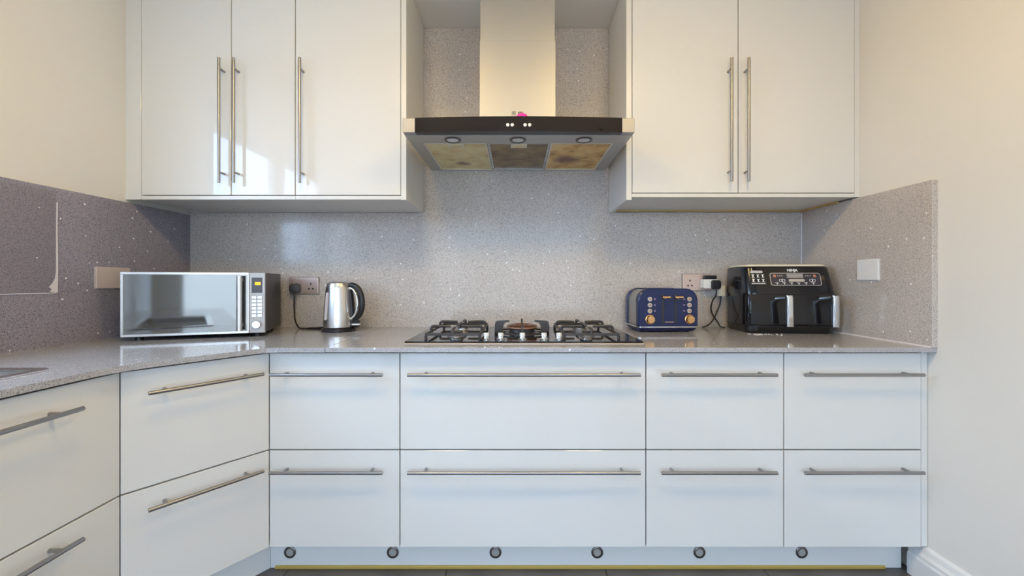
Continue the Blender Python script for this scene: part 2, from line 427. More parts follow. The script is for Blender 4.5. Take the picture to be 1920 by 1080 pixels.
r_.loft([[Vector((*p, 0.0005)) for p in o1], [Vector((*p, .004)) for p in o1], [Vector((*p, .004)) for p in o2], [Vector((*p, -.002)) for p in o2]], cap=False)
r_.build('rim', 'chrome', sk_, 30)
r_ = MB(); r_.loft([[Vector((*p, z)) for p in rrect(-.145 + k, .145 - k, -.39 + k, .39 - k, .03, 5)] for k, z in ((0, -.002), (.01, -.15), (.03, -.165))], cap=False)
r_.bm.faces.new([v for v in r_.bm.verts][-24:]); r_.build('bowl', 'brushed_steel', sk_, 30)

# ---------------------------------------------------------------- base units
ZD0, ZDM, ZDT, YD = 0.128, 0.480, 0.8306, 1.51
def bar_handle(p0, p1, nrm, inset, parent, r=.006, stand=.035, name='handle'):
    p0, p1, nrm = Vector(p0), Vector(p1), Vector(nrm)
    d = (p1 - p0).normalized(); h = MB()
    h.tube([p0 + nrm * stand, p0 + nrm * stand + d * .0008, p1 + nrm * stand - d * .0008, p1 + nrm * stand], r, 14)
    for q in (p0 + d * inset, p1 - d * inset): h.tube([q - nrm * .0002, q + nrm * stand], r * .8, 10)
    return h.build(name, 'handle_steel', parent, 40)
def drawer_unit(loc, rz, w, label, carcass=None, hx=None, depth=.56, hz=(.759, .412), x0=0.0):
    t = empty('drawer_unit', loc, rz); tag(t, label, 'cabinet', 'drawer base units')
    c = MB()
    if carcass: c.prism(carcass, .1265, .8365)
    else:
        c.box(.0005, .0165, .0185, depth, .1265, .8365); c.box(w - .0165, w - .0005, .0185, depth, .1265, .8365)
        c.box(.0165, w - .0165, .0185, depth, .1265, .1425); c.box(.0165, w - .0165, depth - .008, depth, .1425, .8365)
    c.build('carcass', 'carcass_cream', t)
    MB().box(.002, w - .002, .0162, .0183, ZD0, .8365).build('shade_strip', 'gap_shade', t)  # black strip painted in as shade behind the drawer gaps
    hx = hx or (.045, w - .045)
    for z0, z1, zh in ((ZDM + .0025, ZDT, hz[0]), (ZD0, ZDM - .0025, hz[1])):
        f = MB().box(.0019, w - .0019, -.002, .016, z0, z1, .0010).build('drawer_front', 'gloss_cream', t)
        bar_handle((hx[0], -.002, zh), (hx[1], -.002, zh), (0, -1, 0), .045 if w < .7 else .06, f)
    return t
X = [-.896, -.422, .470, .970, 1.469]
drawer_unit((X[0], YD, 0), 0, X[1] - X[0], 'cream two-drawer unit below the kettle, next to the diagonal corner', hx=(.022, X[1] - X[0] - .052))
drawer_unit((X[1], YD, 0), 0, X[2] - X[1], 'extra wide cream two-drawer unit below the gas hob', hx=(.036, X[2] - X[1] - .030))
drawer_unit((X[2], YD, 0), 0, X[3] - X[2], 'cream two-drawer unit below the navy toaster')
u4 = drawer_unit((X[3], YD, 0), 0, X[4] - X[3], 'cream two-drawer unit below the air fryer, against the right wall', hx=(.052, .475))
MB().box(.5005, .5235, .001, .05, .128, .8365, .0008).build('filler_strip', 'gloss_cream', u4)
A, Bp = Vector((-1.13, 1.185, 0)), Vector((-.896, 1.51, 0))
dv = Bp - A; wd = dv.length; ang = math.atan2(dv.y, dv.x)
inv = Matrix.Rotation(-ang, 3, 'Z')
poly = [inv @ (Vector(p) - A) for p in ((-.8975, 1.535, 0), (-.8975, 2.14, 0), (-1.68, 2.14, 0), (-1.68, 1.187, 0), (-1.152, 1.187, 0))]
poly = [(p.x, max(p.y, .0185)) for p in poly]
drawer_unit(tuple(A), ang, wd, 'cream diagonal corner drawer unit below the microwave', carcass=poly, hx=(.055, wd - .035), hz=(.765, .425))
drawer_unit((-1.13, .585, 0), PI / 2, .60, 'cream two-drawer unit of the left run, nearest the camera', hx=(.05, .465), hz=(.77, .44), depth=.55)

# plinths
ndp = Vector((math.sin(ang), -math.cos(ang), 0)); tdp = dv.normalized()
PQ = A - ndp * .075; PJ = PQ + tdp * ((1.584 - PQ.y) / tdp.y)          # where the slanted plinth meets the long one
pl = MB().box(PJ.x, 1.4655, 1.584, 1.60, .0005, .1262); tag(pl.build('plinth', 'gloss_cream'), 'long cream plinth board with six round lights under the drawers', 'plinth')
q0 = PQ - tdp * .03; bk = -ndp * .016
m_ = MB(); m_.prism([(q0.x, q0.y), (PJ.x - .0006, PJ.y - .0006), (PJ.x - .0006 + bk.x, PJ.y + bk.y), (q0.x + bk.x, q0.y + bk.y)], .0005, .1262)
tag(m_.build('plinth', 'gloss_cream'), 'short slanted cream plinth board under the diagonal corner unit', 'plinth')
tag(MB().box(-1.216, -1.20, .585, 1.20, .0005, .1262).build('plinth', 'gloss_cream'), 'cream plinth board under the left run of drawers', 'plinth')
struct(MB().box(PJ.x + .02, 1.40, 1.576, 1.5835, .0005, .0115, .001).build('trim_1', 'gold_strip'), 'gold strip along the foot of the plinth')
names = ['first from the diagonal corner', 'second from the diagonal corner', 'under the left side of the hob', 'under the right side of the hob', 'below the toaster', 'nearest the right wall']
for px, nm in zip((543, 736, 929, 1120, 1312, 1504), names):
    x, z = at(px, 1036.5, 1.58)
    t = empty('plinth_light', (x, 1.584, z)); tag(t, 'small round plinth light, ' + nm, 'light', 'plinth lights')
    rg = MB(); pr = [(.0225, 0), (.0225, -.003), (.020, -.005), (.015, -.005), (.0135, -.002)]
    rg.loft([[Vector((r * math.cos(2 * PI * i / 28), yy, r * math.sin(2 * PI * i / 28))) for i in range(28)] for r, yy in pr], cap=False); rg.build('ring', 'ring_dark', t, 40)
    MB().cyl((0, -.0015, 0), .0145, .003, 'y').build('lens', 'plinth_lens', t)

# ---------------------------------------------------------------- wall units
YU = 1.81
def wall_unit(name, x0, x1, zb, doors, label, extra=None):
    t = empty(name, (x0, YU, zb)); tag(t, label, 'cabinet', 'wall cabinets')
    W = x1 - x0
    MB().box(.0003, W - .0003, .020, SBY - YU - .0005, 0, ZT - zb - .001).build('carcass', 'carcass_cream', t)
    MB().box(.0003, W - .0003, .0, .0195, 0, .0165, .0006).build('bottom_rail', 'carcass_cream', t)
    MB().box(.002, W - .002, .0165, .0198, .018, ZT - zb - .002).build('shade_strip', 'gap_shade', t)  # black strip painted in as shade behind the door gaps
    for d0, d1, hxx in doors:
        f = MB().box(d0 - x0 + .0018, d1 - x0 - .0018, -.002, .016, .0195, ZT - zb - .003, .0012).build('door', 'gloss_cream', t)
        bar_handle((hxx - x0, -.002, 1.512 - zb + (0 if zb < 1.45 else .006)), (hxx - x0, -.002, 2.045 - zb), (0, -1, 0), .045, f)
    return t
ua = wall_unit('wall_cabinet', -1.631, -.961, CBL, [(-1.631, -1.239, -1.268), (-1.239, -.961, -1.205)], 'cream two-door wall cabinet above the microwave with paired bar handles')
MB().box(-.0688, -.001, .0, .018, 0, ZT - CBL - .001, .0006).build('filler_strip', 'gloss_cream', ua)
ub = wall_unit('wall_cabinet', -.9605, -.501, CBL, [(-.9605, -.501, -.924)], 'cream single-door wall cabinet above the kettle, left of the hood')
MB().box(.460, .4825, -.002, SBY - YU - .0005, -.002, ZT - CBL - .001, .0008).build('end_panel', 'carcass_cream', ub)
uc = wall_unit('wall_cabinet', .503, 1.4715, CBR, [(.503, .965, .919), (.965, 1.4715, .992)], 'cream two-door wall cabinet above the toaster, right of the hood')
MB().box(-.0245, -.001, -.002, SBY - YU - .0005, -.012, ZT - CBR - .001, .0008).build('end_panel', 'carcass_cream', uc)
MB().box(.9690, .9915, .0, .018, 0, ZT - CBR - .001, .0006).build('filler_strip', 'gloss_cream', uc)
struct(MB().box(.505, 1.47, SBY - .008, SBY - .0005, CBR - .006, CBR - .0005).build('trim_2', 'batten'), 'thin amber bead under the right wall cabinet')
struct(MB().box(SRX - .010, SRX - .0005, 1.90, SBY - .009, CBR - .007, CBR - .0005).build('trim_3', 'batten'), 'thin amber bead in the corner under the right wall cabinet')

struct(MB().prism([(SRX - .005, ZW + .0002), (SRX - .0003, ZW + .0002), (SRX - .0003, ZW + .005)], 1.478, SBY - .001, 'y').build('trim_4', 'sealant'), 'thin white sealant bead at the foot of the right splashback')
struct(MB().prism([(SRX - .0035, SBY - .0004), (SRX - .0004, SBY - .0004), (SRX - .0004, SBY - .0035)], ZW + .005, CBR - .01).build('trim_5', 'sealant'), 'thin white sealant bead in the right splashback corner')

# ---------------------------------------------------------------- extractor hood
HX0, HX1, HY0, HZ0, HZ1 = -.440, .458, 1.61, 1.665, 1.722
hx = (HX0 + HX1) / 2
hd = empty('extractor_hood', (hx, SBY, HZ0)); tag(hd, 'stainless steel chimney extractor hood with black glass front and greasy filters', 'extractor hood')
HW = (HX1 - HX0) / 2; HD = HY0 - SBY       # local: x +-HW, y HD..0, z 0..
MB().box(-HW, HW, HD + .03, -.0005, .010, HZ1 - HZ0 - .002, .001).build('canopy', 'hood_steel', hd)
for sx in (-1, 1):
    MB().box(min(sx * HW, sx * (HW - .048)), max(sx * HW, sx * (HW - .048)), HD, HD + .0295, .002, HZ1 - HZ0, .0015).build('corner_cap', 'hood_cap', hd)
fw = HW - .0485
bow = [(-fw + 2 * fw * i / 24, HD - .016 * (1 - (2 * i / 24 - 1) ** 2) ** .8) for i in range(25)]
fg = MB().prism(bow + [(fw, HD + .028), (-fw, HD + .028)], .002, HZ1 - HZ0 + .0015).build('glass_front', 'hood_glass', hd, 30)
for px in (952, 960.5, 984.5, 993):
    x, z = at(px, 234.5, 1.594); MB().cyl((x - hx, HD - .0165, z - HZ0), .0066, .006, 'y', 18, bevel=.001).build('button', 'white_plastic', fg, 40)
x, z = at(1129, 239, 1.60); MB().cyl((x - hx, HD - .009, z - HZ0), .008, .006, 'y', 18).build('sensor', 'black_gloss', fg)
# underside: side rails, lamp strip, filters
MB().box(-HW + .001, HW - .001, HD + .0305, HD + .118, .0, .0099).build('lamp_strip', 'hood_steel', hd)
for sx in (-1, 1):
    a_, b2 = sx * (HW - .001), sx * (HW - .052)
    MB().box(min(a_, b2), max(a_, b2), HD + .119, -.001, .0, .0099).build('side_rail', 'hood_steel', hd)
for px in (849, 971, 1095):
    x, _ = at(px, 262, 1.686); t0 = (x - hx, 1.686 - SBY)
    lp = MB(); lp.loft([[Vector((t0[0] + r * math.cos(2 * PI * i / 28), t0[1] + r * math.sin(2 * PI * i / 28), zz)) for i in range(28)] for r, zz in ((.034, .0), (.034, -.003), (.030, -.005), (.025, -.004), (.023, -.001))], cap=False)
    lo = lp.build('lamp_ring', 'ring_dark', hd, 40)
    MB().cyl((*t0, -.0015), .0235, .0025, 'z', 24).build('lamp_lens', 'lamp_lens', lo)
fx = [-HW + .053, -HW + .053 + .266, -HW + .053 + .268 + .262, HW - .053]
for k, (mt, lb) in enumerate((('filter_cream', 'yellowed filter with one brown spot'), ('filter_brown', 'dark brown greasy filter'), ('filter_amber', 'amber stained filter with rust-brown patch'))):
    xa, xb = fx[k] + .001, fx[k + 1] - .001
    ya, yb = HD + .120, -.012
    cx, cy = (xa + xb) / 2, ya
    f = MB().box(xa + .008 - cx, xb - .008 - cx, .008, yb - ya - .008, .004, .0095).build('filter', mt, hd); f.location = (cx, cy, 0); f['label'] = lb
    fr_ = MB(); d = yb - ya; wq = (xb - xa) / 2
    fr_.box(-wq, wq, 0, .008, -.001, .009); fr_.box(-wq, wq, d - .008, d, -.001, .009); fr_.box(-wq, -wq + .008, .008, d - .008, -.001, .009); fr_.box(wq - .008, wq, .008, d - .008, -.001, .009)
    fr_.build('filter_frame', 'brushed_steel' if k == 1 else 'cream_plastic', f)
    if k < 2:
        lt = MB(); lt.box(-.034, .034, .006, .05, -.004, .004, .001); lt.build('latch', 'cream_plastic', f)
        MB().box(-.022, .022, .014, .034, -.0052, -.0041).build('latch_slot', 'print_black' if k == 9 else 'filter_cream', f)
# chimney
CY = 1.83 - SBY
cx0, cx1 = at(899, 0, 1.83)[0] - hx, at(1042, 0, 1.83)[0] - hx
ch = MB().box(cx0, cx1, CY, -.001, HZ1 - HZ0, 2.150 - HZ0, .0015).build('chimney', 'hood_steel', hd)
MB().box(cx0 + .003, cx1 - .003, CY + .003, -.001, 2.150 - HZ0, ZT - HZ0 - .001, .001).build('chimney', 'hood_steel', hd)
x, z = at(976, 212.5, 1.83)
rot = Matrix.Translation((x - hx, CY - .0006, z - HZ0)) @ Matrix.Rotation(PI / 2, 4, 'X')
text_mesh('logo', 'EFF', .016, 'print_black', ch, rot, .0003, .0003)
xn, _ = at(963.5, 212.5, 1.83)
rot = Matrix.Translation((xn - hx, CY - .0006, z - HZ0)) @ Matrix.Rotation(PI / 2, 4, 'X')
text_mesh('logo', 'N', .013, 'print_black', ch, rot, .0003, .0003)
lb = MB(); hw = .0085
for a in ((-hw, hw, -hw, -hw + .0012), (-hw, hw, hw - .0012, hw), (-hw, -hw + .0012, -hw, hw), (hw - .0012, hw, -hw, hw)):
    lb.box(xn - hx + a[0], xn - hx + a[1], CY - .0008, CY - .0002, z - HZ0 + a[2], z - HZ0 + a[3])
lb.build('logo', 'print_black', ch)
x0_, _ = at(959, 220, 1.628); x1_, _ = at(988, 220, 1.628)
pp = smooth_path([(x0_, 1.628, 1.7245), (x0_ + .015, 1.628, 1.729), (x1_ - .026, 1.628, 1.740), (x1_ - .010, 1.628, 1.738), (x1_, 1.628, 1.729)], 6)
pk = MB(); pk.tube(pp, [.003 + .0065 * min(1, i / 14) * (1 if i < 20 else (26 - i) / 6) for i in range(len(pp))], 10)
tag(pk.build('plastic_clip', 'pink_plastic', None, 50), 'small bright pink plastic object lying on top of the hood', 'clip')

# ---------------------------------------------------------------- gas hob
hb = empty('gas_hob', (.029, 1.565, ZW)); tag(hb, 'black glass five-burner gas hob set in the worktop', 'hob')
def L(x, y): return x - .029, y - 1.565
MB().box(-.4535, .4535, 0, .512, .0, .0035, .0008).build('trim_frame', 'hob_trim', hb)
MB().box(-.4505, .4505, .003, .509, .0036, .0095, .0012).build('glass_top', 'hob_glass', hb)
GZ = .0095
def burner(x, y, r, cap_mat='cast_iron', base_mat='burner_alu'):
    lx, ly = L(x, y)
    bn = MB().lathe((lx, ly, GZ), [(r * 1.25, 0), (r * 1.25, .002), (r * 1.05, .004), (r, .006), (r, .014), (r * .9, .015)], 32).build('burner', base_mat, hb, 35)
    MB().lathe((lx, ly, GZ), [(r * .82, .0152), (r * .86, .017), (r * .84, .021), (r * .7, .0225)], 32).build('burner_cap', cap_mat, bn, 35)
def support(x0, x1, y0, y1):
    ax, ay = L(x0, y0); bx_, by = L(x1, y1); cx = (ax + bx_) / 2; z0, zt = .029, .050
    s = MB(); h = .0045
    for q in ((ax, bx_, ay - h, ay + h), (ax, bx_, by - h, by + h), (ax - h, ax + h, ay, by), (bx_ - h, bx_ + h, ay, by)): s.box(q[0], q[1], q[2], q[3], z0 - .005, z0 + .005, .0015)
    fr_ = s.build('pan_support', 'cast_iron', hb)
    for px, py in ((ax, ay), (bx_, ay), (ax, by), (bx_, by)):
        MB().cyl((px, py, (GZ + z0 - .005) / 2 + .0), .006, z0 - .005 - GZ, 'z', 12).build('foot', 'cast_iron', fr_)
    ym = (ay + by) / 2
    for cyb in ((ay + ym) / 2, (ym + by) / 2):
        d = (by - ay) / 4
        for sx, sy, l in ((-1, 0, (bx_ - ax) / 2), (1, 0, (bx_ - ax) / 2), (0, -1, d), (0, 1, d)):
            if (sy == 1 and cyb < ym) : zs = zt
            else: zs = z0
            e = Vector((cx + sx * l, cyb + sy * l, 0)); i_ = Vector((cx + sx * .024, cyb + sy * .024, 0)); dr = (i_ - e).normalized()
            pts = [e + Vector((0, 0, z0)), e + Vector((0, 0, zt - .008)), e + dr * .004 + Vector((0, 0, zt - .002)), e + dr * .012 + Vector((0, 0, zt)), e.lerp(i_, .6) + Vector((0, 0, zt)), i_ + Vector((0, 0, zt - .001))]
            MB().tube(pts, [.006, .006, .006, .006, .0058, .0045], 8, .75).build('prong', 'cast_iron', fr_, 50)
burner(-.2475, 1.72, .030); burner(-.2475, 1.93, .024); burner(.293, 1.72, .024); burner(.293, 1.93, .034)
support(-.353, -.142, 1.625, 2.03); support(.187, .400, 1.625, 2.03)
# wok burner and its tall support
wx, wy = L(.025, 1.83)
wk = MB().lathe((wx, wy, GZ), [(.075, 0), (.075, .003), (.056, .006), (.054, .0185)], 40).build('wok_burner', 'cast_iron', hb, 35)
MB().lathe((wx, wy, GZ), [(.058, .0187), (.063, .0205), (.063, .0222), (.063, .0305), (.060, .032)], 40).build('burner_head', 'burner_brown', wk, 35)
MB().lathe((wx, wy, GZ), [(.0635, .0225), (.066, .024), (.066, .027), (.0635, .0295)], 40).build('flame_ring', 'dull_copper', wk, 35)
MB().lathe((wx, wy, GZ), [(.057, .0322), (.058, .034), (.052, .038), (.030, .039), (.028, .036)], 40).build('burner_cap', 'burner_brown', wk, 35)
for k in range(18):
    a = 2 * PI * k / 18; MB().box(.0632, .0665, -.003, .003, GZ + .0305, GZ + .034, 0, 1, Matrix.Translation((wx, wy, 0)) @ Matrix.Rotation(a, 4, 'Z')).build('flame_port', 'burner_brown', wk)
ws_ = MB()
ws_.loft([[Vector((wx + r * math.cos(2 * PI * i / 32), wy + r * math.sin(2 * PI * i / 32), zz)) for i in range(32)] for r, zz in ((.112, .012), (.118, .012), (.118, .019), (.112, .019), (.112, .012))], cap=False)
wsup = ws_.build('wok_support', 'cast_iron', hb, 35)
prof = [(.120, .0097), (.120, .040), (.117, .056), (.108, .063), (.060, .066), (.054, .063), (.054, .059), (.072, .055), (.080, .046), (.083, .030), (.083, .0097)]
for k, a in enumerate((0, 90, 180, 270)):
    mt = Matrix.Translation((wx, wy, 0)) @ Matrix.Rotation(math.radians(a), 4, 'Z')
    p_ = MB(); p_.loft([[mt @ Vector((q[0], t, q[1])) for q in prof] for t in (-.0035, .0035)])
    p_.build('blade', 'cast_iron', wsup)
for px in (912, 939, 979.5, 1020, 1048):
    x, _ = at(px, 633, 1.622); lx, ly = L(x, 1.622)
    kb = MB().lathe((lx, ly, GZ), [(.017, 0), (.017, .002), (.0125, .005), (.011, .012)], 24).build('control_knob', 'chrome', hb, 35)
    MB().lathe((lx, ly, GZ), [(.0105, .0122), (.0105, .024), (.0095, .0255)], 24).build('knob_cap', 'white_plastic', kb, 35)

# ---------------------------------------------------------------- microwave
mwx, mwy = -1.543, 1.62
mang = math.atan2(.16, .468); MWW, MWH, MWD = .4946, .256, .325
mw = empty('microwave', (mwx, mwy, ZW), mang); tag(mw, 'silver microwave oven with mirrored door standing in the left corner', 'microwave')
F = .017
MB().box(.002, MWW - .002, .016, MWD, F, F + MWH, .004, 2).build('body', 'microwave_dark', mw)
for fx_ in (.04, MWW - .04):
    for fy in (.05, MWD - .04): MB().cyl((fx_, fy, F / 2), .014, F, 'z', 16).build('foot', 'black_plastic', mw)
dr = MB(); DW = .435
for q in ((0, DW, F, F + .010), (0, DW, F + MWH - .010, F + MWH), (0, .009, F + .010, F + MWH - .010), (DW - .006, DW, F + .010, F + MWH - .010)):
    dr.box(q[0], q[1], 0, .015, q[2], q[3], .001)
door = dr.build('door', 'microwave_silver', mw)
MB().box(.009, DW - .006, .004, .015, F + .010, F + MWH - .010).build('door_glass', 'mirror_door', door)
h_ = MB(); h_.loft([[Vector((DW - .030 + .011 * math.cos(a) , -.022 + .008 * math.sin(a), zz)) for a in [2 * PI * i / 16 for i in range(16)]] for zz in (F + .012, F + MWH - .014)])
for zz in (F + .03, F + MWH - .035): h_.box(DW - .036, DW - .024, -.018, .004, zz, zz + .012)
h_.build('handle', 'microwave_silver', door, 50)
cp = MB().box(DW + .001, MWW, 0, .0155, F, F + MWH, .0012).build('control_panel', 'panel_grey', mw)
MB().box(DW + .010, MWW - .010, -.001, .001, F + .17, F + .235).build('display', 'display_dark', cp)
MB().box(DW + .022, MWW - .016, -.0014, -.0008, F + .203, F + .216).build('display_digits', 'display_amber', cp)
for k in range(6):
    for j in range(2): MB().box(DW + .010 + j * .021, DW + .028 + j * .021, -.0025, .001, F + .068 + k * .0155, F + .079 + k * .0155, .0008).build('button', 'microwave_silver', cp)
MB().cyl((DW + .029, -.007, F + .036), .017, .016, 'y', 28, bevel=.002).build('dial', 'microwave_silver', cp, 40)

# wall plates
def plate(name, loc, rz, w, h, mt, label, cat='socket'):
    t = empty(name, loc, rz); tag(t, label, cat)
    MB().box(-w / 2, w / 2, -.008, -.0022, -h / 2, h / 2, .0025, 2).build('plate', mt, t)
    MB().box(-w / 2 - .0015, w / 2 + .0015, -.0021, -.0003, -h / 2 - .0015, h / 2 + .0015).build('gasket', 'black_plastic' if mt == 'socket_metal' else mt, t); return t
sp = plate('wall_socket', (SLX, 1.735, 1.105), -PI / 2 + PI, .146, .086, 'blush_plastic', 'pale pinkish double wall socket half hidden behind the microwave')
bp = plate('blank_plate', (SRX, 1.74, 1.139), -PI / 2, .105, .086, 'white_plastic', 'blank square white plate on the right side splashback', 'plate')
def double_socket(px, py, label):
    x, z = at(px, py, SBY)
    t = plate('wall_socket', (x, SBY, z), 0, .150, .086, 'socket_metal', label)
    for sx in (-1, 1):
        c = sx * .037
        for q in ((c - .003, c + .003, .004, .014), (c - .014, c - .006, -.020, -.012), (c + .006, c + .014, -.020, -.012)):
            MB().box(q[0], q[1], -.0086, -.0075, q[2], q[3]).build('pin_hole', 'print_black', t)
        MB().box(sx * .010 - .007, sx * .010 + .007, -.0105, -.0078, .010, .030, .001).build('rocker_switch', 'socket_metal', t)
    return x, z
sx1, sz1 = double_socket(571, 535.5, 'rose metal double wall socket with kettle plug in its left outlet')
sx2, sz2 = double_socket(1306, 529.5, 'rose metal double wall socket above the toaster with white adaptor')

# ---------------------------------------------------------------- kettle
kx, ky = at(636, 0, 1.99)[0], 1.985
kt = empty('kettle', (kx, ky, ZW)); tag(kt, 'brushed steel jug kettle with black handle beside the wall socket', 'kettle')
MB().lathe((0, 0, 0), [(.072, 0), (.078, .003), (.078, .010), (.070, .016), (.066, .018)], 44).build('power_base', 'black_plastic', kt, 40)
MB().lathe((0, 0, 0), [(.064, .0185), (.0675, .021), (.0685, .035), (.0672, .07), (.0640, .12), (.0600, .17), (.0565, .205), (.0545, .219), (.0535, .221)], 56).build('body', 'kettle_steel', kt, 40)
MB().lathe((0, 0, 0), [(.0535, .2212), (.0530, .226), (.047, .232), (.030, .235), (.004, .236)], 44).build('lid', 'kettle_steel', kt, 40)
sp_ = MB(); sp_.loft([[Vector((-.050 - o, w_ , z)) for o, w_, z in ((0, -.022, .196), (.004, -.022, .222), (.020 * 1, 0, .2225), (.004, .022, .222), (0, .022, .196))], [Vector((-.049, w_, z)) for w_, z in ((-.020, .190), (-.020, .221), (0, .221), (.020, .221), (.020, .190))]]); sp_.build('spout', 'kettle_steel', kt, 60)
wg = MB(); ga = math.radians(236)
pts = rrect(-.009, .009, .055, .185, .008, 5)
def rad(z): return .0672 + (.0590 - .0672) * max(0, (z - .07)) / .11
wg.loft([[Vector((( rad(p[1]) + o) * math.cos(ga + p[0] / .06), (rad(p[1]) + o) * math.sin(ga + p[0] / .06), p[1])) for p in pts] for o in (-.001, .0018)]); wg.build('water_gauge', 'blush_plastic', kt, 40)
hp = smooth_path([(.044, -.004, .217), (.070, -.008, .219), (.098, -.012, .200), (.114, -.014, .160), (.116, -.014, .115), (.104, -.012, .078), (.080, -.008, .056)], 6)
MB().tube(hp, [.010 + .004 * math.sin(PI * i / (len(hp) - 1)) for i in range(len(hp))], 12, .9).build('handle', 'black_plastic', kt, 60)
hp2 = smooth_path([(.050, -.014, .204), (.072, -.019, .202), (.089, -.024, .182), (.0985, -.026, .150), (.0985, -.026, .112), (.088, -.024, .080), (.066, -.018, .058)], 6)
MB().tube(hp2, .0052, 10, 1.3).build('handle_trim', 'chrome', kt, 60)
MB().tube(smooth_path([(.055, 0, .195), (.062, -.002, .15), (.066, -.002, .10), (.068, -.002, .04)], 5), [.012] * 16, 10, 1.4).build('handle_spine', 'black_plastic', kt, 60)
MB().box(.060, .098, -.014, .014, .018, .052, .004, 2).build('handle_foot', 'black_plastic', kt)
MB().box(.070, .108, -.024, -.010, .029, .036, .002, 2).build('switch_lever', 'white_plastic', kt)
# kettle plug and its flex
kc = empty('power_cable', (sx1 - .037, SBY, ZW)); tag(kc, 'dark grey plug with black flex running from left socket to kettle', 'cable')
pz = sz1 - ZW - .012
pg = MB(); pg.loft([[Vector((p[0], yy, p[1] + pz)) for p in rrect(-.025 * s, .025 * s, -.025 * s, .022 * s, .012 * s, 4)] for s, yy in ((1, -.0083), (1, -.028), (.86, -.040), (.7, -.043))]); pg.build('plug', 'grey_plug', kc, 40)
bx0 = kx - (sx1 - .037); by0 = ky - SBY
cpth = smooth_path([(0, -.030, pz - .022), (.001, -.032, pz - .06), (0, -.03, .09), (.012, -.045, .040), (.045, -.07, .0055), (.10, -.11, .0045), (.16, -.12, .0045), (bx0 - .075, by0 + .015, .0065)], 8)
MB().tube(cpth, .0038, 8).build('flex', 'black_plastic', kc, 60)
MB().tube([(0, -.030, pz - .020), (.0, -.031, pz - .045)], [.0065, .0045], 10).build('strain_relief', 'grey_plug', kc, 60)
MB().tube(smooth_path([(.10, -.088, .005), (.13, -.09, .0055), (.17, -.085, .007), (bx0 - .07, by0 + .03, .0075)], 6), .0038, 8).build('flex', 'black_plastic', kc, 60)

# ---------------------------------------------------------------- toaster
TY = 1.92
t0x, t1x = at(1196, 0, TY)[0], at(1310, 0, TY)[0]
TWD = t1x - t0x; TH = .2035
ts = empty('toaster', ((t0x + t1x) / 2, TY, ZW), math.radians(2.0)); tag(ts, 'navy blue four-slice toaster with copper knobs beside the hob', 'toaster')
h2 = TWD / 2
def prof_t(i, zb, zt, r): return rrect(-h2 + i, h2 - i, zb, zt, (.004, .004, r, r), 8)
TD = .205
def pan(name, sec, mt): 
    q = MB(); q.loft([[Vector((p[0], yy, p[1])) for p in prof_t(i, .028, TH - i * .8, .056)] for i, yy in sec]); return q.build(name, mt, ts, 35)
pan('front_panel', ((.005, 0), (.001, .004), (0, .010), (0, .034), (.003, .036)), 'navy')
pan('body_shell', ((.0055, .0365), (.0055, TD - .0365)), 'toaster_side')
pan('back_panel', ((.003, TD - .036), (0, TD - .034), (0, TD - .010), (.005, TD)), 'navy')
q = MB(); q.loft([[Vector((*p, z)) for p in rrect(-h2 + i, h2 - i, i, TD - i, .012, 4)] for i, z in ((.016, .004), (.006, .012), (.001, .0225))]); q.build('base', 'navy', ts, 35)
q = MB(); q.loft([[Vector((*p, z)) for p in rrect(-h2 - .001, h2 + .001, -.001, TD + .001, .012, 4)] for z in (.0227, .0279)]); q.build('chrome_band', 'chrome', ts, 35)
for a in (-.10, .10):
    for b2 in (.03, TD - .03): MB().cyl((a, b2, .002), .010, .004, 'z', 14).build('foot', 'black_plastic', ts)
def tl(px, py):
    x, z = at(px, py, TY - .002); return x - (t0x + t1x) / 2, z - ZW
for px in (1243.3, 1267.3):
    x, _ = tl(px, 0); _, za = tl(0, 606); _, zb = tl(0, 553)
    MB().box(x - .0042, x + .0042, -.0006, .002, za, zb).build('lever_slot', 'print_black', ts)
for px in (1247, 1271):
    x, z = tl(px, 557); lv = MB(); lv.box(x - .019, x + .019, -.024, -.004, z - .004, z + .004, .002, 2); lv.box(x - .004, x + .004, -.006, .001, z - .007, z + .003)
    lv.build('lever', 'copper', ts)
for sx, pxs, ic in ((-1, 1218, 1227.8), (1, 1293, 1283.5)):
    for py in (561, 572, 583):
        x, z = tl(pxs, py)
        bt = MB(); bt.cyl((x, -.003, z), .0105, .007, 'y', 24, bevel=.0015); bo = bt.build('button', 'button_grey', ts, 40)
        MB().cyl((x, -.0068, z), .0055, .0012, 'y', 20).build('button_centre', 'dull_copper', bo)
        x, z = tl(ic, py); MB().cyl((x, -.0005, z), .0042, .0014, 'y', 14).build('icon', 'icon_mauve', ts)
    x, z = tl(pxs + .3, 598.7)
    kn = MB(); kn.loft([[Vector((x + r * math.cos(2 * PI * i / 32), yy, z + r * math.sin(2 * PI * i / 32))) for i in range(32)] for r, yy in ((.0215, .001), (.0215, -.004), (.0185, -.005), (.0180, -.019), (.0165, -.021))])
    ko = kn.build('knob', 'copper', ts, 35)
    MB().box(x - .016, x + .016, -.024, -.0208, z - .003, z + .003, .001).build('knob_grip', 'copper', ko)
x, z = tl(1255.5, 604); MB().box(x - .021, x + .021, -.001, .001, z - .002, z + .002).build('nameplate', 'dull_copper', ts)
for a in (-.075, -.028, .028, .075): MB().box(a - .012, a + .012, .05, TD - .05, TH - .006, TH - .0035).build('bread_slot', 'print_black', ts)

